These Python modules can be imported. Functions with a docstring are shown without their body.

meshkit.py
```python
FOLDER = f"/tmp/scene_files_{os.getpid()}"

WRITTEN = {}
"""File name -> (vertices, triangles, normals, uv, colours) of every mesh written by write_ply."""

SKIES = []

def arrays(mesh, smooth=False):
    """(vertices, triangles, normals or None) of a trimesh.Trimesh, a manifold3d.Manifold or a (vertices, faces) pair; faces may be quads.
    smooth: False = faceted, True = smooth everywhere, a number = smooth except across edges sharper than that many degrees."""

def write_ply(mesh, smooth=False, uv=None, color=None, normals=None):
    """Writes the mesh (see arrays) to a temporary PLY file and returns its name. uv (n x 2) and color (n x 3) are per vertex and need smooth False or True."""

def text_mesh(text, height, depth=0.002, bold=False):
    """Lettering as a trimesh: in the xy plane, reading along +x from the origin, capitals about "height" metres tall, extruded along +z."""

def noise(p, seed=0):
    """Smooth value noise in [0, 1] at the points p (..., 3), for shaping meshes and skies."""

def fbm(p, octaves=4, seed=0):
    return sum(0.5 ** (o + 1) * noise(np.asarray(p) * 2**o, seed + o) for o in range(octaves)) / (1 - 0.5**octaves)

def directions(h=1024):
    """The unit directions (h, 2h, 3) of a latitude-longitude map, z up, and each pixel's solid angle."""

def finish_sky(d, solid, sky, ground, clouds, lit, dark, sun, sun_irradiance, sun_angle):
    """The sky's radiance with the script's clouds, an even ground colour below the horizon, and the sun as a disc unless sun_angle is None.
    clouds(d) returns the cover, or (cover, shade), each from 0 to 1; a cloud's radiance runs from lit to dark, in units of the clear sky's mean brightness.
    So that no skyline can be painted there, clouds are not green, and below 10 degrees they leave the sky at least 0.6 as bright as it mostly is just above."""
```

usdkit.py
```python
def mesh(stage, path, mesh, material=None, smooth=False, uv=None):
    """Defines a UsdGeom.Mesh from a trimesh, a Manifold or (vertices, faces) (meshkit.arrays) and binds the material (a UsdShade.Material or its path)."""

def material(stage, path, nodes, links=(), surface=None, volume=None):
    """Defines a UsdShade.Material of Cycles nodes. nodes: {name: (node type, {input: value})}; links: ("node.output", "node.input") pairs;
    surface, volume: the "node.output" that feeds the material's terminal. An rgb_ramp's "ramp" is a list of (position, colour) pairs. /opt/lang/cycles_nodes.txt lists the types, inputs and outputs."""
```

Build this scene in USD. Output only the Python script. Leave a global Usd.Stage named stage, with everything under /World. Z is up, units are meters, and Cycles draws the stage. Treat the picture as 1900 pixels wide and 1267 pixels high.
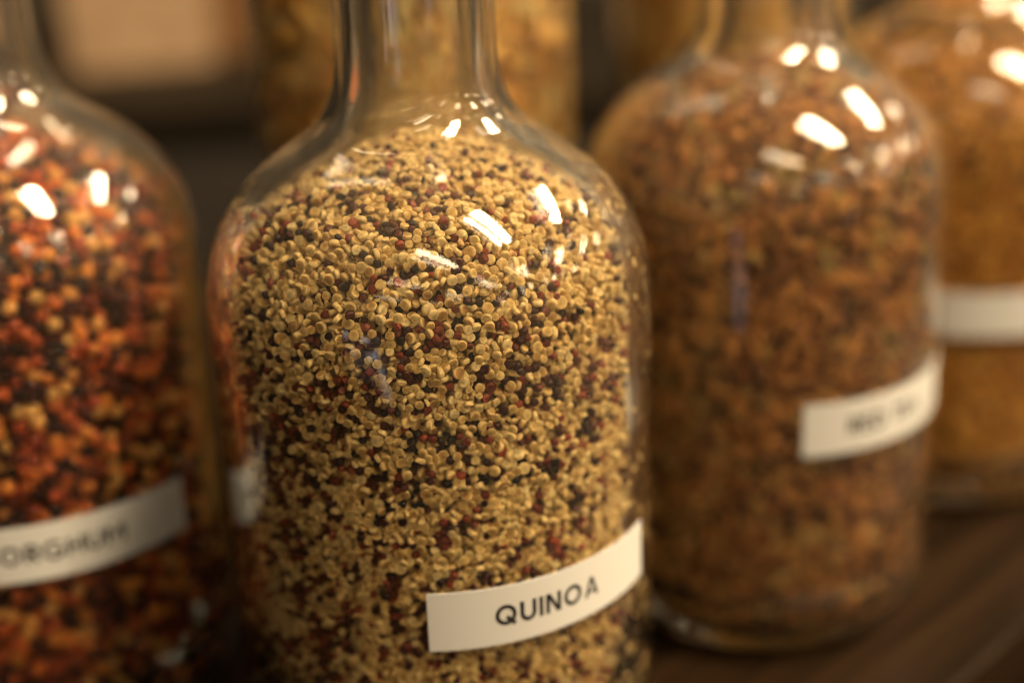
import math
import numpy as np
import trimesh
import usdkit
from pxr import Gf, Sdf, Usd, UsdGeom, UsdLux, UsdShade, Vt
from scipy.interpolate import PchipInterpolator
from scipy.ndimage import gaussian_filter1d
from scipy.spatial import cKDTree
from shapely import affinity
from shapely.geometry import LineString, MultiLineString, Point, Polygon, box
from shapely.ops import unary_union

stage = Usd.Stage.CreateInMemory()
UsdGeom.SetStageUpAxis(stage, "Z")
UsdGeom.SetStageMetersPerUnit(stage, 1.0)
UsdGeom.Xform.Define(stage, "/World")
MM = 0.001
RNG = np.random.default_rng(7)

# ------------------------------------------------------------------ camera
PITCH, ROLL, CAM = math.radians(20.09), math.radians(2.2), np.array([0.0, -242.97, 178.08])
FPX = 2600.0                                   # focal length in pixels of the 1900 px wide photograph
fwd = np.array([0, math.cos(PITCH), -math.sin(PITCH)])
rt0, dn0 = np.array([1.0, 0, 0]), np.array([0, -math.sin(PITCH), -math.cos(PITCH)])
right = math.cos(ROLL) * rt0 + math.sin(ROLL) * dn0
down = -math.sin(ROLL) * rt0 + math.cos(ROLL) * dn0
cam = UsdGeom.Camera.Define(stage, "/World/camera")
m = Gf.Matrix4d(*right, 0, *(-down), 0, *(-fwd), 0, *(CAM * MM), 1)
cam.AddTransformOp().Set(m)
FOCAL = 50.0
cam.CreateFocalLengthAttr(FOCAL)
cam.CreateHorizontalApertureAttr(FOCAL * 1900 / FPX)
cam.CreateFStopAttr(4.7)
cam.CreateFocusDistanceAttr(0.2195)
cam.CreateClippingRangeAttr(Gf.Vec2f(0.01, 50.0))
cam.CreateExposureAttr(0.66)


def project(P):
    q = (np.atleast_2d(P) - CAM) @ np.stack([right, down, fwd], 1)
    return 950 + FPX * q[:, 0] / q[:, 2], 633.5 + FPX * q[:, 1] / q[:, 2], q[:, 2]


# ------------------------------------------------------------------ light: a ceiling of strip lamps, a cool window behind the photographer, dim room
room = UsdLux.DomeLight.Define(stage, "/World/room_light")
usdkit.material(stage, "/World/Looks/room_glow", {"b": ("background_shader", {"color": (1.0, 0.72, 0.46), "strength": 0.006})}, surface="b.background")
UsdShade.MaterialBindingAPI.Apply(room.GetPrim()).Bind(UsdShade.Material.Get(stage, "/World/Looks/room_glow"))


def rect_light(name, pos, xdir, normal, w, h, color, intensity):
    x = np.asarray(xdir, float) / np.linalg.norm(xdir)
    z = -np.asarray(normal, float) / np.linalg.norm(normal)
    y = np.cross(z, x)
    l = UsdLux.RectLight.Define(stage, "/World/" + name)
    l.AddTransformOp().Set(Gf.Matrix4d(*x, 0, *y, 0, *z, 0, *pos, 1))
    l.CreateWidthAttr(w)
    l.CreateHeightAttr(h)
    l.CreateColorAttr(Gf.Vec3f(*color))
    l.CreateIntensityAttr(intensity)
    return l


LAMP, CEIL = 44.0, 1.93
along, across = np.array([0.82, -0.57, 0]), np.array([0.57, 0.82, 0])
k = 0
LAMPS = {  # strength of each lamp of the ceiling grid, by its place along and across the rows
    -1.15: {0.15: 0.13, 1.7: 0.6, 3.3: 0.7, 4.9: 0.7},
    1.2: {-4.2: 0.12, -2.7: 0.16, -1.2: 0.42, 0.15: 4.2, 1.7: 4.2, 3.3: 1.6, 4.9: 1.4},
    3.45: {-4.2: 0.1, -2.7: 0.16, -1.2: 0.25, 0.15: 0.55, 1.7: 1.4, 3.3: 1.6, 4.9: 1.4},
    5.7: {-1.2: 0.2, 0.15: 0.5, 1.7: 1.0, 3.3: 1.2},
}
for a, line in LAMPS.items():
    for p, strength in line.items():
        pos = a * along + p * across + np.array([0, 0, CEIL])
        k += 1
        rect_light(f"ceiling_lamp_{k:03d}", pos, along, (0, 0, -1), 1.05, 0.135, (1.0, 0.76, 0.47), LAMP * strength)
        if a in (1.2, 3.45) and -1.5 < p < 2:    # the second, thin tube beside the main one
            rect_light(f"thin_lamp_{k:03d}", pos - 0.2 * across, along, (0, 0, -1), 1.0, 0.04, (1.0, 0.76, 0.47), LAMP * strength)
rect_light("spot_lamp", (0.19, 0.46, CEIL - 0.1), (0.2, 1, 0), (0, 0, -1), 0.5, 0.07, (1.0, 0.78, 0.5), 34.0)
for i, (az, el, w, h, power) in enumerate(((-142, -3, 0.05, 0.09, 2.2), (-151, -5, 0.10, 0.06, 2.2), (-156, -11, 0.07, 0.12, 1.2), (-159, -19, 0.08, 0.09, 0.9), (-150, -12, 0.5, 0.5, 0.09))):
    d_ = np.array([math.sin(math.radians(az)) * math.cos(math.radians(el)), math.cos(math.radians(az)) * math.cos(math.radians(el)), math.sin(math.radians(el))])
    rect_light(f"window_light_{i + 1:03d}", np.array([-0.0146, 0, 0.1]) + d_ * (1.5 + 0.02 * i), (d_[1], -d_[0], 0), -d_ * np.array([1, 1, 0]), w, h, (0.95, 0.93, 1.0), power)

# ------------------------------------------------------------------ helpers
def custom(prim, label=None, category=None, group=None, kind=None):
    for key, v in (("label", label), ("category", category), ("group", group), ("kind", kind)):
        if v:
            prim.SetCustomDataByKey(key, v)
    return prim


used = {}


def numbered(path):
    n = used.get(path, 0)
    used[path] = n + 1
    return path if n == 0 else f"{path}_{n:03d}"


def thing(name, loc=(0, 0, 0), **kw):
    x = UsdGeom.Xform.Define(stage, numbered("/World/" + name))
    x.AddTranslateOp().Set(Gf.Vec3d(*(np.asarray(loc, float) * MM)))
    return custom(x.GetPrim(), **kw)


def part(parent, name, mesh, mat, smooth=False, **kw):
    path = numbered((str(parent.GetPath()) if parent is not None else "/World") + "/" + name)
    v, f = (np.asarray(mesh.vertices), np.asarray(mesh.faces)) if hasattr(mesh, "vertices") else mesh
    return custom(usdkit.mesh(stage, path, (np.asarray(v) * MM, f), mat, smooth=smooth).GetPrim(), **kw)


def mat(name, nodes, links=(), surface="p.BSDF"):
    return usdkit.material(stage, "/World/Looks/" + name, nodes, links, surface=surface)


def revolve(profile, n=96, closed=False):
    """Profile (r, z) turned round z, outward normals when the profile runs upwards on the outside."""
    p = np.asarray(profile, float)
    a = np.arange(n) * 2 * np.pi / n
    v = np.stack([p[:, None, 0] * np.cos(a), p[:, None, 0] * np.sin(a), np.repeat(p[:, None, 1], n, 1)], -1).reshape(-1, 3)
    m_ = len(p)
    i, j = np.meshgrid(np.arange(m_ if closed else m_ - 1), np.arange(n), indexing="ij")
    i2, j2 = (i + 1) % m_, (j + 1) % n
    q = np.stack([i * n + j, i * n + j2, i2 * n + j2, i2 * n + j], -1).reshape(-1, 4)
    t = trimesh.Trimesh(v, np.vstack([q[:, [0, 1, 2]], q[:, [0, 2, 3]]]), process=False)
    t.merge_vertices(digits_vertex=6)
    t.update_faces(t.nondegenerate_faces(height=1e-9))
    t.remove_unreferenced_vertices()
    return t


def resample(pts, n, sigma):
    pts = np.asarray(pts, float)
    s = np.r_[0, np.cumsum(np.hypot(*np.diff(pts, axis=0).T))]
    S = np.linspace(0, s[-1], n)
    return np.stack([gaussian_filter1d(np.interp(S, s, pts[:, k]), sigma, mode="nearest") for k in (0, 1)], 1)


# ------------------------------------------------------------------ materials
def ramp_random(name, stops, rough=0.5, bump=0.3, scale=900.0, spec=0.5, extra=None):
    """A grain material: each grain takes its own tone from the ramp, with a fine mottling and relief."""
    nodes = {
        "info": ("object_info", {}),
        "ramp": ("rgb_ramp", {"ramp": stops}),
        "tc": ("texture_coordinate", {}),
        "noise": ("noise_texture", {"scale": scale, "detail": 3.0}),
        "mr": ("map_range", {"from_min": 0.3, "from_max": 0.7, "to_min": 0.72, "to_max": 1.12}),
        "mul": ("vector_math", {"math_type": "scale"}),
        "bump": ("bump", {"strength": bump, "distance": 0.0002}),
        "p": ("principled_bsdf", {"roughness": rough, "specular_ior_level": spec, **(extra or {})}),
    }
    links = [("info.random", "ramp.fac"), ("tc.object", "noise.vector"), ("noise.fac", "mr.value"), ("ramp.color", "mul.vector1"), ("mr.result", "mul.scale"),
             ("mul.vector", "p.base_color"), ("noise.fac", "bump.height"), ("bump.normal", "p.normal")]
    return mat(name, nodes, links)


M = {}
def ringed(name, stops, ring, R):
    """A quinoa grain: tan face, paler germ ring round the rim, a darker eye and a fine mottling, all in the grain's own space."""
    return mat(name, {
        "info": ("object_info", {}), "ramp": ("rgb_ramp", {"ramp": stops}), "tc": ("texture_coordinate", {}),
        "flat": ("vector_math", {"math_type": "multiply", "vector2": (1, 1, 0)}), "len": ("vector_math", {"math_type": "length"}),
        "rm": ("map_range", {"from_min": 0.62 * R, "from_max": 0.9 * R, "to_min": 0.0, "to_max": 0.75, "clamp": True}),
        "mix": ("mix", {"color2": ring}),
        "eye": ("map_range", {"from_min": 0.1 * R, "from_max": 0.5 * R, "to_min": 0.72, "to_max": 1.0, "clamp": True}),
        "noise": ("noise_texture", {"scale": 1300.0, "detail": 4.0}), "mr": ("map_range", {"from_min": 0.3, "from_max": 0.7, "to_min": 0.68, "to_max": 1.12}),
        "m1": ("math", {"math_type": "multiply"}), "mul": ("vector_math", {"math_type": "scale"}),
        "bump": ("bump", {"strength": 0.4, "distance": 0.0002}), "p": ("principled_bsdf", {"roughness": 0.62, "specular_ior_level": 0.3}),
    }, [("info.random", "ramp.fac"), ("tc.object", "flat.vector1"), ("flat.vector", "len.vector1"), ("len.value", "rm.value"), ("rm.result", "mix.fac"), ("ramp.color", "mix.color1"),
        ("len.value", "eye.value"), ("tc.object", "noise.vector"), ("noise.fac", "mr.value"), ("eye.result", "m1.value1"), ("mr.result", "m1.value2"), ("mix.color", "mul.vector1"), ("m1.value", "mul.scale"),
        ("mul.vector", "p.base_color"), ("noise.fac", "bump.height"), ("bump.normal", "p.normal")])


M["quinoa_tan"] = ringed("quinoa_pale", [(0, (0.44, 0.225, 0.055)), (0.3, (0.62, 0.37, 0.108)), (0.7, (0.73, 0.475, 0.16)), (1, (0.86, 0.65, 0.30))], (0.88, 0.63, 0.27), 0.00083)
M["quinoa_red"] = ramp_random("quinoa_red", [(0, (0.025, 0.006, 0.004)), (0.5, (0.10, 0.016, 0.007)), (1, (0.30, 0.045, 0.012))], rough=0.42, bump=0.3, spec=0.35)
M["quinoa_black"] = ramp_random("quinoa_black", [(0, (0.009, 0.006, 0.005)), (1, (0.03, 0.017, 0.010))], rough=0.45, bump=0.3, spec=0.25)
M["sorghum_rust"] = ramp_random("sorghum_rust", [(0, (0.16, 0.018, 0.006)), (0.45, (0.42, 0.065, 0.011)), (0.8, (0.66, 0.16, 0.020)), (1, (0.82, 0.30, 0.045))], rough=0.28, bump=0.2, scale=500)
M["sorghum_dark"] = ramp_random("sorghum_dark", [(0, (0.012, 0.003, 0.002)), (1, (0.09, 0.010, 0.004))], rough=0.4, bump=0.2, scale=500, spec=0.3)
M["sorghum_pale"] = ramp_random("sorghum_pale", [(0, (0.62, 0.24, 0.04)), (1, (0.78, 0.42, 0.11))], rough=0.36, bump=0.2, scale=500)
M["chip_brown"] = ramp_random("chip_brown", [(0, (0.17, 0.057, 0.012)), (0.5, (0.40, 0.150, 0.029)), (1, (0.68, 0.31, 0.068))], rough=0.7, bump=0.6, scale=700)
M["chip_dark"] = ramp_random("chip_dark", [(0, (0.035, 0.013, 0.006)), (1, (0.14, 0.046, 0.014))], rough=0.7, bump=0.6, scale=700)
M["chip_ochre"] = ramp_random("chip_ochre", [(0, (0.40, 0.22, 0.05)), (1, (0.55, 0.36, 0.10))], rough=0.65, bump=0.5, scale=700)
M["meal_gold"] = ramp_random("meal_gold", [(0, (0.50, 0.19, 0.020)), (0.5, (0.76, 0.34, 0.042)), (1, (0.90, 0.50, 0.09))], rough=0.7, bump=0.5, scale=700)
M["flake_gold"] = ramp_random("flake_gold", [(0, (0.84, 0.42, 0.06)), (0.5, (0.97, 0.60, 0.14)), (1, (0.98, 0.76, 0.30))], rough=0.6, bump=0.5, scale=300)


def plain(name, color, rough, spec=0.5):
    return mat(name, {"p": ("principled_bsdf", {"base_color": color, "roughness": rough, "specular_ior_level": spec})})


for nm, col in (("quinoa_core", (0.02, 0.008, 0.004)), ("sorghum_core", (0.02, 0.005, 0.003)), ("chip_core", (0.04, 0.014, 0.005)), ("meal_core", (0.18, 0.085, 0.018)), ("flake_core", (0.5, 0.26, 0.05))):  # cores coloured darker than their grains: shade painted into the gaps
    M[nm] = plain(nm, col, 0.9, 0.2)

# glass: clear thin wall at the belly (light passes straight), full refraction where the wall bends in the shoulder and neck
M["glass"] = mat("bottle_glass", {
    "g": ("glass_bsdf", {"color": (0.985, 0.992, 0.985), "roughness": 0.0, "IOR": 1.5}),
    "wm": ("mapping", {"scale": (150.0, 150.0, 28.0)}),
    "wn": ("noise_texture", {"scale": 1.0, "detail": 3.0}),
    "wb": ("bump", {"strength": 0.035, "distance": 0.0006}),
    "geo": ("geometry", {}),
    "sep": ("separate_xyz", {}),
    "h": ("map_range", {"from_min": 0.08, "from_max": 0.125, "to_min": 0.003, "to_max": 0.030, "clamp": True}),
    "n": ("noise_texture", {"scale": 70.0, "detail": 6.0, "roughness": 0.65}),
    "nr": ("map_range", {"from_min": 0.35, "from_max": 0.75, "to_min": 0.5, "to_max": 1.6, "clamp": True}),
    "f": ("math", {"math_type": "multiply"}),
    "d": ("diffuse_bsdf", {"color": (0.62, 0.52, 0.40)}),
    "mix": ("mix_closure", {}),
}, [("geo.position", "wm.vector"), ("wm.vector", "wn.vector"), ("wn.fac", "wb.height"), ("wb.normal", "g.normal"), ("geo.position", "sep.vector"), ("sep.z", "h.value"), ("geo.position", "n.vector"), ("n.fac", "nr.value"), ("h.result", "f.value1"), ("nr.result", "f.value2"), ("f.value", "mix.fac"), ("g.BSDF", "mix.closure1"), ("d.BSDF", "mix.closure2")], surface="mix.closure")
M["tape"] = mat("label_tape", {
    "tc": ("texture_coordinate", {}),
    "n": ("noise_texture", {"scale": 900.0, "detail": 2.0}),
    "b": ("bump", {"strength": 0.08, "distance": 0.0001}),
    "p": ("principled_bsdf", {"base_color": (0.46, 0.458, 0.448), "roughness": 0.42}),
}, [("tc.object", "n.vector"), ("n.fac", "b.height"), ("b.normal", "p.normal")])
M["ink"] = plain("label_ink", (0.004, 0.004, 0.004), 0.6)


def wood(name, dark, light, rough):
    return mat(name, {
        "tc": ("texture_coordinate", {}),
        "map": ("mapping", {"scale": (9.0, 190.0, 60.0)}),
        "n": ("noise_texture", {"scale": 1.0, "detail": 6.0, "roughness": 0.6, "distortion": 0.6}),
        "r": ("rgb_ramp", {"ramp": [(0.36, dark), (0.5, tuple((np.array(dark) + light) / 2)), (0.64, light)]}),
        "b": ("bump", {"strength": 0.25, "distance": 0.0006}),
        "p": ("principled_bsdf", {"roughness": rough, "specular_ior_level": 0.05}),
    }, [("tc.object", "map.vector"), ("map.vector", "n.vector"), ("n.fac", "r.fac"), ("r.color", "p.base_color"), ("n.fac", "b.height"), ("b.normal", "p.normal")])


M["shelf_wood"] = wood("shelf_wood", (0.0045, 0.0024, 0.0011), (0.017, 0.0088, 0.0036), 0.45)
M["step_wood"] = wood("step_wood", (0.006, 0.0022, 0.0012), (0.014, 0.005, 0.0025), 0.55)
M["dark_wood"] = wood("dark_wood", (0.006, 0.0045, 0.003), (0.014, 0.010, 0.006), 0.6)
M["wall_paint"] = plain("wall_paint", (0.018, 0.013, 0.008), 0.8)
M["card"] = mat("cardboard", {
    "tc": ("texture_coordinate", {}),
    "n": ("noise_texture", {"scale": 60.0, "detail": 5.0}),
    "r": ("rgb_ramp", {"ramp": [(0.3, (0.19, 0.12, 0.066)), (0.7, (0.27, 0.175, 0.10))]}),
    "p": ("principled_bsdf", {"roughness": 0.8}),
}, [("tc.object", "n.vector"), ("n.fac", "r.fac"), ("r.color", "p.base_color")])
M["paper"] = plain("white_paper", (0.75, 0.70, 0.66), 0.7)

# ------------------------------------------------------------------ the setting: stepped wooden rack, dark table and wall far behind
ROW = math.radians(44.5)
u_, n_ = np.array([math.cos(ROW), math.sin(ROW), 0]), np.array([-math.sin(ROW), math.cos(ROW), 0])


def rounded_box(lx, ly, lz, r=1.2):
    s = Polygon([(-lx / 2, -ly / 2), (lx / 2, -ly / 2), (lx / 2, ly / 2), (-lx / 2, ly / 2)]).buffer(-r).buffer(r, quad_segs=3)
    low = trimesh.creation.extrude_polygon(s, lz - r, engine="earcut")
    b = trimesh.creation.extrude_polygon(s.buffer(-r), r, engine="earcut")
    # chamfered top edge: hull of the slab and a smaller top face
    return trimesh.convex.convex_hull(np.vstack([low.vertices, b.vertices + [0, 0, lz - r]]))


def setting_xform(name, origin, yaw, label=None):
    x = UsdGeom.Xform.Define(stage, "/World/" + name)
    x.AddTranslateOp().Set(Gf.Vec3d(*(np.asarray(origin, float) * MM)))
    x.AddRotateZOp().Set(math.degrees(yaw))
    return custom(x.GetPrim(), label=label, kind="structure")


shelf = setting_xform("shelf", (0, 0, 0), ROW)
for y0, y1 in ((-54, 14.2), (15.0, 83.2), (84.0, 152.0)):
    b = rounded_box(1100, y1 - y0, 24)
    b.apply_translation([100, (y0 + y1) / 2, -24])
    part(shelf, "plank", b, M["shelf_wood"])
step = setting_xform("lower_shelf", (0, 0, 0), ROW)
for y0, y1 in ((-125, -90.6), (-90, -55)):
    b = rounded_box(1100, y1 - y0, 20)
    b.apply_translation([100, (y0 + y1) / 2, -42])
    part(step, "plank", b, M["step_wood"])
b = rounded_box(2200, 560, 30)
b.apply_translation([-100, 880, -2])
part(None, "side_table", b, M["dark_wood"], label="dark table top far behind the bottles, carrying the pale box", category="table")
b = trimesh.creation.box([6000, 40, 2600])
b.apply_translation([0, 1700, 300])
part(None, "wall", b, M["wall_paint"], kind="structure")
b = trimesh.creation.box([6000, 6000, 20])
b.apply_translation([0, 0, -910])
part(None, "floor", b, M["wall_paint"], kind="structure")

def carton(at, yaw, W2, D2, H2, card, **kw):
    bx = thing("cardboard_box", at, **kw)
    T2 = 3
    turn = trimesh.transformations.rotation_matrix(yaw, [0, 0, 1])
    for nm, ext, pos in (("front_panel", (W2, T2, H2), (0, -D2 / 2, H2 / 2)), ("back_panel", (W2, T2, H2), (0, D2 / 2, H2 / 2)), ("side_panel", (T2, D2 - T2 - 1, H2), (-W2 / 2 + 1.5, 0, H2 / 2)), ("side_panel", (T2, D2 - T2 - 1, H2), (W2 / 2 - 1.5, 0, H2 / 2)), ("bottom_panel", (W2 - 8, D2 - 5, T2), (0, 0, 1.6))):
        b = trimesh.creation.box(ext)
        b.apply_translation(pos)
        part(bx, nm, b.apply_transform(turn), card)
    for s in (-1, 1):
        b = trimesh.creation.box([W2, D2 * 0.48, 2.5])
        b.apply_transform(trimesh.transformations.rotation_matrix(s * 0.12, [1, 0, 0]))
        b.apply_translation([0, s * D2 * 0.26, H2 + 5.0])
        part(bx, "flap", b.apply_transform(turn), card)


M["card_brown"] = plain("brown_card", (0.15, 0.075, 0.028), 0.8, 0.2)
carton((-266, 800, 28), 0.32, 100, 90, 190, M["card"], label="blurred tan cardboard box standing far behind the red-filled bottle", category="box")
carton((-190, 842, 28), -0.12, 66, 70, 165, M["card_brown"], label="blurred darker brown carton on the right of the tan box", category="box")

# ------------------------------------------------------------------ bottle glass
OUT = [(13.8, 192), (13.8, 145), (14.0, 140), (14.6, 136.5), (16, 133), (18, 130.6), (21.4, 128.3), (25, 126.2), (29, 123.2), (32, 120.5), (34.6, 117.3), (37, 113.3), (38.5, 110), (39.5, 105.5), (40, 100), (40, 60), (40, 16)]
INN = [(9.9, 192), (9.9, 143), (10.1, 138), (10.8, 133.5), (12.6, 129.8), (15.2, 127), (19, 124.8), (23, 122.4), (26.6, 119.6), (29.5, 116.6), (32, 112.8), (33.8, 108.8), (35.2, 104), (35.9, 98), (36, 60), (35.9, 40)]
outer = resample(OUT, 130, 2.0)
inner = resample(INN, 120, 2.0)
ang = np.linspace(0, np.pi / 2, 10)
heel = np.stack([29 + 11 * np.cos(ang), 12 - 11.6 * np.sin(ang)], 1)
punt = np.array([(26, 0.9), (22, 1.8), (14, 2.6), (6, 2.9), (0, 3.0)])
inheel = resample([(35.9, 40), (35.2, 30), (33.8, 20), (31.6, 12), (28.5, 8), (22, 6.4), (14, 6.1)], 16, 0.8)
inbase = np.array([(6, 6.1), (0, 6.2)])
lip_o = np.array([(15.0, 200.5), (16.2, 199.2), (16.4, 196), (15.6, 193.6)])
lip_i = np.array([(10.6, 199.4), (9.9, 197.2)])
profile = np.vstack([punt[::-1], heel[::-1], outer[::-1], lip_o[::-1], [(12.5, 201)], lip_i, inner, inheel[1:], inbase])


def lift(z, tall):
    """Height on a bottle whose straight belly is longer by tall."""
    return z + tall * np.clip((np.asarray(z, float) - 35.0) / 45.0, 0, 1)


def glass_mesh(tall):
    p = np.array(profile, float)
    p[:, 1] = lift(p[:, 1], tall)
    g = revolve(p, 128)
    if g.volume < 0:
        g.invert()
    return g


INNER = np.vstack([np.array([(0.01, 5.8), (6, 5.9)]), inheel[::-1], inner[::-1]])
INNER = INNER[np.r_[True, np.diff(INNER[:, 1]) > 1e-6]]


def inner_profile(tall):
    return PchipInterpolator(lift(INNER[:, 1], tall), INNER[:, 0])


# ------------------------------------------------------------------ lettering: a geometric stroke alphabet, cap height 1
def stroke(lines, w=0.215):
    return unary_union([LineString(l).buffer(w / 2, cap_style=2, join_style=2) for l in lines])


def arc(cx, cy, r, a0, a1, n=28):
    a = np.radians(np.linspace(a0, a1, n))
    return list(zip(cx + r * np.cos(a), cy + r * np.sin(a)))


def glyph(ch):
    h = 0.0775
    if ch in "OQ":
        g = Point(0.52, 0.5).buffer(0.52, 24).difference(Point(0.52, 0.5).buffer(0.52 - 0.205, 24))
        if ch == "Q":
            g = g.union(stroke([[(0.55, 0.40), (0.98, 0.0)]]))
        return g, 1.04
    if ch == "U":
        return stroke([[(h, 1), (h, 0.38)] + arc(0.39, 0.38, 0.3125, 180, 360) + [(0.7025, 1)]]), 0.78
    if ch == "I":
        return stroke([[(h, 0), (h, 1)]]), 0.155
    if ch == "N":
        return stroke([[(h, 0), (h, 1)], [(0.70, 0), (0.70, 1)]]).union(Polygon([(0, 1), (0.22, 1), (0.7775, 0), (0.56, 0)])), 0.7775
    if ch == "A":
        return Polygon([(0, 0), (0.20, 0), (0.46, 0.76), (0.72, 0), (0.92, 0), (0.56, 1), (0.36, 1)]).union(box(0.2, 0.2, 0.72, 0.335)), 0.92
    if ch == "S":
        return stroke([arc(0.3, 0.735, 0.19, 25, 265, 20) + arc(0.3, 0.27, 0.205, 85, -155, 20)]), 0.6
    if ch == "R":
        return stroke([[(h, 0), (h, 1)], [(h, 0.9225), (0.35, 0.9225)] + arc(0.35, 0.685, 0.2375, 90, -90, 16) + [(h, 0.4475)], [(0.33, 0.45), (0.60, 0)]]), 0.66
    if ch == "G":
        return stroke([arc(0.52, 0.5, 0.4425, 45, 350, 30), [(0.55, 0.46), (0.99, 0.46)]]), 1.0
    if ch == "H":
        return stroke([[(h, 0), (h, 1)], [(0.70, 0), (0.70, 1)], [(h, 0.52), (0.70, 0.52)]]), 0.7775
    if ch == "M":
        return stroke([[(h, 0), (h, 1)], [(0.92, 0), (0.92, 1)]]).union(Polygon([(0, 1), (0.19, 1), (0.5, 0.45), (0.81, 1), (1.0, 1), (0.5, 0.18)])), 1.0
    if ch == "E":
        return stroke([[(0.52, h), (h, h), (h, 1 - h), (0.52, 1 - h)], [(h, 0.5), (0.48, 0.5)]]), 0.54
    if ch == "D":
        return stroke([[(h, h), (0.3, h)] + arc(0.3, 0.5, 0.4225, -90, 90, 20) + [(h, 1 - h), (h, 0)]]), 0.8
    if ch == "T":
        return stroke([[(0, 1 - h), (0.64, 1 - h)], [(0.32, 0), (0.32, 1)]]), 0.64
    return Polygon(), 0.3


def word(text, gap=0.2):
    x, out = 0.0, []
    for ch in text:
        g, w = glyph(ch)
        if not g.is_empty:
            out.append(affinity.translate(g, x, 0))
        x += w + gap
    return unary_union(out), x - gap


def wrapped(poly, r, thick, slices=0.012):
    """A flat outline (x = angle in radians, y = height in mm) bent round a cylinder as a thin solid."""
    cells = []
    x0, y0, x1, y1 = poly.bounds
    for a in np.arange(x0, x1, slices):
        c = poly.intersection(box(a, y0 - 1, min(a + slices, x1 + 1e-9), y1 + 1))
        cells += [g for g in getattr(c, "geoms", [c]) if g.geom_type == "Polygon" and g.area > 1e-7]
    vs, fs, n = [], [], 0
    for g in cells:
        gs = affinity.scale(g, 40, 1, origin=(0, 0))
        v2, f2 = trimesh.creation.triangulate_polygon(gs, engine="earcut")
        v2 = np.asarray(v2)
        vs.append(v2)
        fs.append(np.asarray(f2) + n)
        n += len(v2)
    v2, f = np.vstack(vs), np.vstack(fs)
    t = trimesh.Trimesh(np.c_[v2, np.zeros(len(v2))], f, process=False)
    t.merge_vertices(digits_vertex=5)
    v2, f = np.asarray(t.vertices)[:, :2], np.asarray(t.faces)
    e = np.sort(f[:, [0, 1, 1, 2, 2, 0]].reshape(-1, 2), 1)
    d = f[:, [0, 1, 1, 2, 2, 0]].reshape(-1, 2)
    _, inv, cnt = np.unique(e, axis=0, return_inverse=True, return_counts=True)
    rim = d[cnt[inv] == 1]

    def lift(rad):
        th = v2[:, 0] / 40
        return np.c_[rad * np.cos(th), rad * np.sin(th), v2[:, 1]]

    nv = len(v2)
    faces = np.vstack([f + nv, f[:, ::-1], np.c_[rim[:, 0], rim[:, 1], rim[:, 1] + nv], np.c_[rim[:, 0], rim[:, 1] + nv, rim[:, 0] + nv]])
    return trimesh.Trimesh(np.vstack([lift(r), lift(r + thick)]), faces, process=False)


def bottle(at, label, tape=None, text=None, spin=0.0, tall=0.0):
    t = thing("glass_bottle", (at[0], at[1], 0.25), label=label, category="bottle", group="stored grain bottles on the shelf")
    g = glass_mesh(tall)
    if spin:
        g.apply_transform(trimesh.transformations.rotation_matrix(spin, [0, 0, 1]))
    part(t, "glass", g, M["glass"], smooth=True)
    if tape:
        a0, a1, z0, z1 = tape
        lb = part(t, "label", wrapped(box(a0, z0, a1, z1), 40.03, 0.16, 0.02), M["tape"], smooth=40)
        for (txt, b0, b1) in text or ():
            g, w = word(txt)
            sx = (b1 - b0) / w
            cap = 3.75
            g = affinity.affine_transform(g, [sx, 0, 0, cap, b0, (z0 + z1) / 2 - cap / 2])
            part(lb, "lettering", wrapped(g, 40.195, 0.012, 0.02), M["ink"])
    return t


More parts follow.
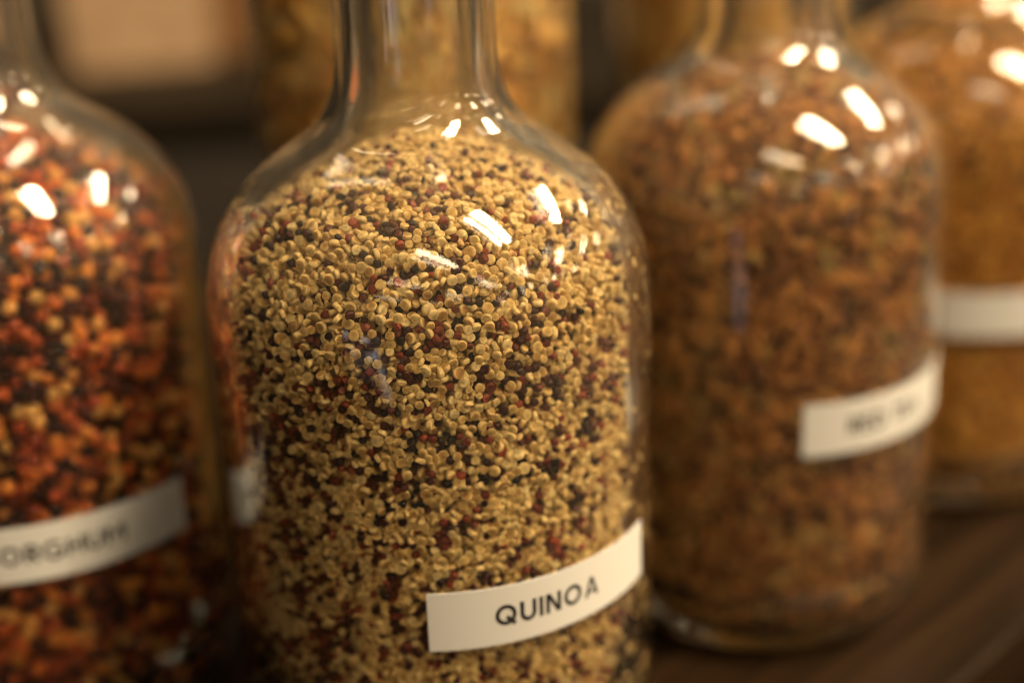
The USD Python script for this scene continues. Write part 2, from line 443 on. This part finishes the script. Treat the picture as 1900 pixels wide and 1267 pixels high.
# ------------------------------------------------------------------ grains
def lens_grain(R, H, n=14, groove=0.06):
    """A flat round grain with a ridge round its rim, like a quinoa seed."""
    p = [(0.02 * R, -0.42 * H), (0.55 * R, -0.46 * H), (0.80 * R, -0.42 * H), (0.95 * R, -0.27 * H), (R, -0.08 * H), (R * (1 - groove), 0.0), (R, 0.10 * H), (0.94 * R, 0.28 * H), (0.78 * R, 0.40 * H), (0.62 * R, 0.36 * H), (0.30 * R, 0.44 * H), (0.02 * R, 0.46 * H)]
    m_ = revolve(p, n)
    m_.apply_translation(-m_.centroid)
    if m_.volume < 0:
        m_.invert()
    return m_


def lumpy(R, squash=(1, 1, 0.9), amp=0.05, sub=2, seed=0):
    m_ = trimesh.creation.icosphere(sub, 1.0)
    r = np.random.default_rng(seed)
    v = np.array(m_.vertices)
    d = np.zeros(len(v))
    for _ in range(5):
        k = r.normal(size=3) * 1.6
        d += np.sin(v @ k + r.uniform(0, 6)) * amp
    m_.vertices = v * (1 + d[:, None]) * np.array(squash) * R
    return m_


def chip(R, seed, flat=0.35):
    r = np.random.default_rng(seed)
    p = r.normal(size=(22, 3))
    p /= np.linalg.norm(p, axis=1)[:, None]
    p *= (0.6 + 0.55 * r.random((22, 1))) * np.array([1.0, 0.7, flat]) * R
    return trimesh.convex.convex_hull(p)


def curl(R, seed):
    """A thin curved flake with a ragged outline."""
    r = np.random.default_rng(seed)
    n = 14
    a = np.arange(n) * 2 * np.pi / n
    rad = R * (0.75 + 0.35 * r.random(n))
    rings = [np.zeros((1, 2))] + [np.stack([s * rad * np.cos(a), 0.8 * s * rad * np.sin(a)], 1) for s in (0.5, 1.0)]
    xy = np.vstack(rings)
    z = 0.35 * (xy[:, 0] ** 2 - 0.4 * xy[:, 1] ** 2) / R + 0.06 * R * r.normal(size=len(xy))
    f = [(0, 1 + j, 1 + (j + 1) % n) for j in range(n)]
    for j in range(n):
        j2 = (j + 1) % n
        f += [(1 + j, 1 + n + j, 1 + n + j2), (1 + j, 1 + n + j2, 1 + j2)]
    f = np.array(f)
    nv = len(xy)
    top = np.c_[xy, z + 0.05 * R]
    bot = np.c_[xy, z - 0.05 * R]
    rim = [(1 + n + j, 1 + n + (j + 1) % n) for j in range(n)]
    side = [(a_ + nv, b_ + nv, b_) for a_, b_ in rim] + [(a_ + nv, b_, a_) for a_, b_ in rim]
    return trimesh.Trimesh(np.vstack([top, bot]), np.vstack([f, f[:, ::-1] + nv, np.array(side)]), process=False)


def fill_top(r, ztop, dome):
    return ztop - dome * (r / 36.0) ** 1.8


def pack(d, shell, ztop, dome, gap, density, seed, zlow=6.6, iters=26, tall=0.0):
    """Centres of grains lying in the outer layer of the fill: random, then pushed apart until they rest beside each other."""
    r = np.random.default_rng(seed)
    inner_r = inner_profile(tall)
    n_try = 400000
    pts = np.c_[r.uniform(-36, 36, n_try), r.uniform(-36, 36, n_try), r.uniform(zlow, ztop, n_try)]
    vol = 72 * 72 * (ztop - zlow)

    def depth(p):
        rad = np.hypot(p[:, 0], p[:, 1])
        z = np.clip(p[:, 2], 6.1, 190 + tall)
        slope = np.abs(inner_r.derivative()(z)).clip(0, 6)
        side = (inner_r(z) - gap - rad) / np.sqrt(1 + slope ** 2)
        return np.minimum(side, fill_top(rad, ztop, dome) - p[:, 2]), side

    ok = (lambda q: (q > 0) & (q < shell))(depth(pts)[0])
    pts = pts[ok]
    want = int(density * vol * ok.mean())
    pts = pts[:want]
    for it in range(iters):
        tree = cKDTree(pts)
        pr = tree.query_pairs(d, output_type="ndarray")
        dv = pts[pr[:, 0]] - pts[pr[:, 1]]
        dist = np.linalg.norm(dv, axis=1) + 1e-9
        push = (0.5 * (d - dist) / dist)[:, None] * dv * 0.7
        mv = np.zeros_like(pts)
        for k_ in range(3):
            mv[:, k_] = np.bincount(pr[:, 0], push[:, k_], len(pts)) - np.bincount(pr[:, 1], push[:, k_], len(pts))
        pts = pts + np.clip(mv, -0.5 * d, 0.5 * d)
        dep, side = depth(pts)
        rad = np.hypot(pts[:, 0], pts[:, 1]) + 1e-9
        out = np.clip(-side, 0, None)
        pts[:, :2] *= (1 - np.minimum(out, rad * 0.9) / rad)[:, None]
        over = np.clip(pts[:, 2] - fill_top(np.hypot(pts[:, 0], pts[:, 1]), ztop, dome), 0, None)
        pts[:, 2] -= over
        pts[:, 2] = np.maximum(pts[:, 2], zlow)
        deep = np.clip(dep - shell, 0, None)
        pts[:, :2] *= (1 + 0.5 * deep / rad)[:, None]
    dep, side = depth(pts)
    return pts, side, fill_top(np.hypot(pts[:, 0], pts[:, 1]), ztop, dome) - pts[:, 2]


def quat_from_axis_to(z, spin):
    """Unit quaternions (w, x, y, z) that turn +z to the given directions, then spin about them."""
    z = z / np.linalg.norm(z, axis=1)[:, None]
    w = 1 + z[:, 2]
    q = np.c_[w, -z[:, 1], z[:, 0], np.zeros(len(z))]
    flip = w < 1e-6
    q[flip] = [0, 1, 0, 0]
    q /= np.linalg.norm(q, axis=1)[:, None]
    s = np.c_[np.cos(spin / 2), np.zeros((len(z), 2)), np.sin(spin / 2)]
    a, b = q, s
    return np.c_[a[:, 0] * b[:, 0] - a[:, 3] * b[:, 3], a[:, 1] * b[:, 0] + a[:, 2] * b[:, 3], a[:, 2] * b[:, 0] - a[:, 1] * b[:, 3], a[:, 0] * b[:, 3] + a[:, 3] * b[:, 0]]


def qmat(q):
    w, x, y, z = q
    return np.array([[1 - 2 * (y * y + z * z), 2 * (x * y - z * w), 2 * (x * z + y * w)], [2 * (x * y + z * w), 1 - 2 * (x * x + z * z), 2 * (y * z - x * w)], [2 * (x * z - y * w), 2 * (y * z + x * w), 1 - 2 * (x * x + y * y)]])


def fill(name, at, label, category, grain, protos, mixw, core, packed, tilt, wall, scale_sd, singles, seed, clump=0.0, core_in=2.6, ztop=0, dome=0, tall=0.0, settle=0.0):
    """protos: list of (mesh, material); mixw: share of each. The singles nearest the lens are parts of their own; the rest lie in one PointInstancer."""
    r = np.random.default_rng(seed)
    pts, side, top = packed
    n = len(pts)
    radial = np.c_[pts[:, 0], pts[:, 1], np.zeros(n)] / (np.hypot(pts[:, 0], pts[:, 1])[:, None] + 1e-9)
    loose = r.random(n) < 0.35                   # a third of the grains stand at any angle
    near = np.where(loose, 0.0, np.clip(1.15 - np.minimum(side, top) / wall, 0, 1))[:, None]
    lie = np.where((side < top)[:, None], radial, np.array([0, 0, 1.0]) + 0.3 * radial)
    axis = lie * near + r.normal(size=(n, 3)) * (tilt + 1.2 * (1 - near))
    q = quat_from_axis_to(axis, r.uniform(0, 6.28, n))
    sc = np.clip(r.normal(1, scale_sd, n), 0.6, 1.5)
    w = np.asarray(mixw, float)
    u = r.random(n)
    if clump:
        field = sum(np.sin(pts @ (r.normal(size=3) * 0.35) + r.uniform(0, 6)) for _ in range(6)) / 3.0
        u = np.clip(u + clump * field * u * (1 - u) * 2, 0, 0.9999)
    u = np.clip(u + settle * np.clip((100 - pts[:, 2]) / 60, -0.4, 1), 0, 0.9999)    # a larger share of dark grains lower down darkens the lower fill
    kind = np.searchsorted(np.cumsum(w / w.sum()), u)
    kind = np.clip(kind, 0, len(protos) - 1)
    t = thing(name, (at[0], at[1], 0.25), label=label, category=category)
    base = str(t.GetPath())
    X, Y, Z = project(pts + np.array([at[0], at[1], 0.25]))
    facing = ((CAM - pts - np.array([at[0], at[1], 0]))[:, :2] * radial[:, :2]).sum(1) > 60
    cand = np.nonzero((X > 5) & (X < 1895) & (Y > 5) & (Y < 1262) & facing & (side < wall * 0.55))[0]
    pick = cand[np.argsort(Z[cand])][:singles]
    for i in pick:
        msh, mt = protos[kind[i]]
        g = UsdGeom.Xformable(part(t, grain, msh, mt, smooth=True))
        g.AddTranslateOp().Set(Gf.Vec3d(*(pts[i] * MM)))
        g.AddOrientOp().Set(Gf.Quatf(*map(float, q[i])))
        g.AddScaleOp().Set(Gf.Vec3f(*[float(sc[i])] * 3))
    rest = np.ones(n, bool)
    rest[pick] = False
    rest = np.nonzero(rest)[0]
    pi = UsdGeom.PointInstancer.Define(stage, base + "/packed_" + grain + "s")
    custom(pi.GetPrim(), kind="stuff")
    targets = []
    for j, (msh, mt) in enumerate(protos):
        pm = usdkit.mesh(stage, f"{pi.GetPath()}/{grain}_{j:03d}", (np.asarray(msh.vertices) * MM, np.asarray(msh.faces)), mt, smooth=True)
        targets.append(pm.GetPath())
    pi.CreatePrototypesRel().SetTargets(targets)
    pi.CreateProtoIndicesAttr(Vt.IntArray.FromNumpy(kind[rest].astype(np.int32)))
    pi.CreatePositionsAttr(Vt.Vec3fArray.FromNumpy((pts[rest] * MM).astype(np.float32)))
    pi.CreateOrientationsAttr(Vt.QuathArray([Gf.Quath(float(a), float(b_), float(c_), float(d_)) for a, b_, c_, d_ in q[rest]]))
    pi.CreateScalesAttr(Vt.Vec3fArray.FromNumpy(np.repeat(sc[rest, None], 3, 1).astype(np.float32)))
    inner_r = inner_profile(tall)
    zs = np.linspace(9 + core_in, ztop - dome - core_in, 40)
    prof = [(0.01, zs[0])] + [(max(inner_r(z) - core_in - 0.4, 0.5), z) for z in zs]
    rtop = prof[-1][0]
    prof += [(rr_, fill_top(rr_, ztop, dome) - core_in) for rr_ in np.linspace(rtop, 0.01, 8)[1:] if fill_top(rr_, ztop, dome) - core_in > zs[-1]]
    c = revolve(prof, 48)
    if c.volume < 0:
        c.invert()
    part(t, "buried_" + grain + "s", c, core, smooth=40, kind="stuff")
    print(name, n, "grains,", len(pick), "single,", len(rest), "packed")
    return t


# ------------------------------------------------------------------ the bottles and what is in them
Q, R_, L_, G4, B_, F6 = (-14.6, 0), (57.5, 64.1), (-104, 33.6), (124, 131), (-22, 112), (78, 238)

bottle(Q, "clear glass bottle in sharp focus with the white QUINOA label", (-1.60, -0.425, 48.96, 59.9), [("QUINOA", -1.318, -0.802)])
bottle(L_, "clear glass bottle at the left edge of the picture with the SORGHUM label", (-1.84, -0.476, 45.8, 57.3), [("SORGHUM", -1.515, -0.845)], 0.3)
bottle(R_, "clear glass bottle of brown chips with a blurred white label, right of the quinoa bottle", (-1.511, -0.20, 51.8, 63.5), [("RED", -1.256, -1.02), ("TEA", -0.95, -0.71)], 0.7)
bottle(G4, "clear glass bottle cut off by the right edge, with golden meal behind a white label", (-1.95, -0.55, 52, 63.5), None, 1.1)
bottle(B_, "clear glass bottle of yellow flakes standing behind the neck of the quinoa bottle", None, None, 1.6, 56)
bottle(F6, "clear glass bottle furthest back, seen beside the shoulder of the brown chip bottle", None, None, 2.2, 56)

zt, dm = 126.5, 15.0
pts, side, top = pack(1.27, 2.9, zt, dm, 0.6, 0.60, 11)
tan1, tan2 = lens_grain(0.83, 0.92), lens_grain(0.76, 0.86, 13, 0.1)
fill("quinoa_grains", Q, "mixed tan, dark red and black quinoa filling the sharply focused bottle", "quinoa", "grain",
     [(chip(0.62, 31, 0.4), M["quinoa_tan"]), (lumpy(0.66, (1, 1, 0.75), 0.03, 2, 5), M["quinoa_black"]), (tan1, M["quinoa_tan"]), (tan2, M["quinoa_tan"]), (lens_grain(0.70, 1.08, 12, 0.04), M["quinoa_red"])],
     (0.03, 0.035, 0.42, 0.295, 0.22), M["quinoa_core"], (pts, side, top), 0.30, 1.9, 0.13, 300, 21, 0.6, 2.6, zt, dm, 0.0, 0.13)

zt, dm = 124.0, 16.0
pts, side, top = pack(2.36, 4.8, zt, dm, 1.2, 0.088, 12)
fill("sorghum_grains", L_, "rust red, orange and pale sorghum grains filling the bottle at the left edge", "sorghum", "grain",
     [(lumpy(1.38, (1, 1, 0.92), 0.012, 2, 1), M["sorghum_rust"]), (lumpy(1.36, (1, 0.97, 0.9), 0.015, 2, 2), M["sorghum_dark"]), (lumpy(1.4, (1, 1, 0.92), 0.012, 2, 3), M["sorghum_pale"])],
     (0.47, 0.42, 0.11), M["sorghum_core"], (pts, side, top), 0.6, 4.2, 0.09, 300, 22, 0.4, 4.4, zt, dm)

zt, dm = 128.0, 14.0
pts, side, top = pack(1.25, 3.2, zt, dm, 0.6, 0.44, 13)
fill("brown_chips", R_, "coarse brown and ochre chips filling the bottle right of the quinoa", "chips", "chip",
     [(chip(1.5, 1, 0.5), M["chip_brown"]), (chip(1.2, 2, 0.6), M["chip_brown"]), (chip(1.4, 3, 0.45), M["chip_dark"]), (chip(1.0, 4, 0.6), M["chip_dark"]), (chip(1.5, 5, 0.4), M["chip_ochre"])],
     (0.33, 0.30, 0.15, 0.13, 0.09), M["chip_core"], (pts, side, top), 0.7, 2.6, 0.3, 300, 23, 0.7, 2.8, zt, dm)

zt, dm = 133.0, 12.0
pts, side, top = pack(1.9, 3.6, zt, dm, 0.9, 0.16, 14, iters=16)
fill("golden_meal", G4, "fine golden brown meal filling the bottle at the right edge", "meal", "crumb",
     [(chip(1.5, 6, 0.6), M["meal_gold"]), (chip(1.8, 7, 0.5), M["meal_gold"]), (chip(1.6, 8, 0.5), M["chip_brown"])],
     (0.5, 0.35, 0.15), M["meal_core"], (pts, side, top), 0.7, 3.0, 0.2, 0, 24, 0.4, 3.0, zt, dm)

zt, dm = 168.0, 22.0
pts, side, top = pack(3.2, 6.0, zt, dm, 1.6, 0.03, 15, iters=16, tall=56)
flk = [(curl(4.2, s), M["flake_gold"]) for s in (1, 2, 3)] + [(curl(3.6, 4), M["meal_gold"])]
fill("yellow_flakes", B_, "large pale yellow flakes filling the bottle behind the quinoa bottle's neck", "flakes", "flake", flk,
     (0.3, 0.3, 0.25, 0.15), M["flake_core"], (pts, side, top), 0.6, 4.0, 0.2, 0, 25, 0.3, 4.6, zt, dm, 56)

pts, side, top = pack(2.4, 4.4, zt, dm, 1.2, 0.07, 16, iters=16, tall=56)
fill("golden_kernels", F6, "golden kernels filling the bottle furthest back", "kernels", "kernel",
     [(lumpy(1.9, (1, 0.8, 0.7), 0.05, 1, 9), M["flake_gold"]), (lumpy(1.8, (1, 0.8, 0.7), 0.05, 1, 10), M["meal_gold"])],
     (0.55, 0.45), M["flake_core"], (pts, side, top), 0.6, 3.6, 0.15, 0, 26, 0.3, 3.6, zt, dm, 56)
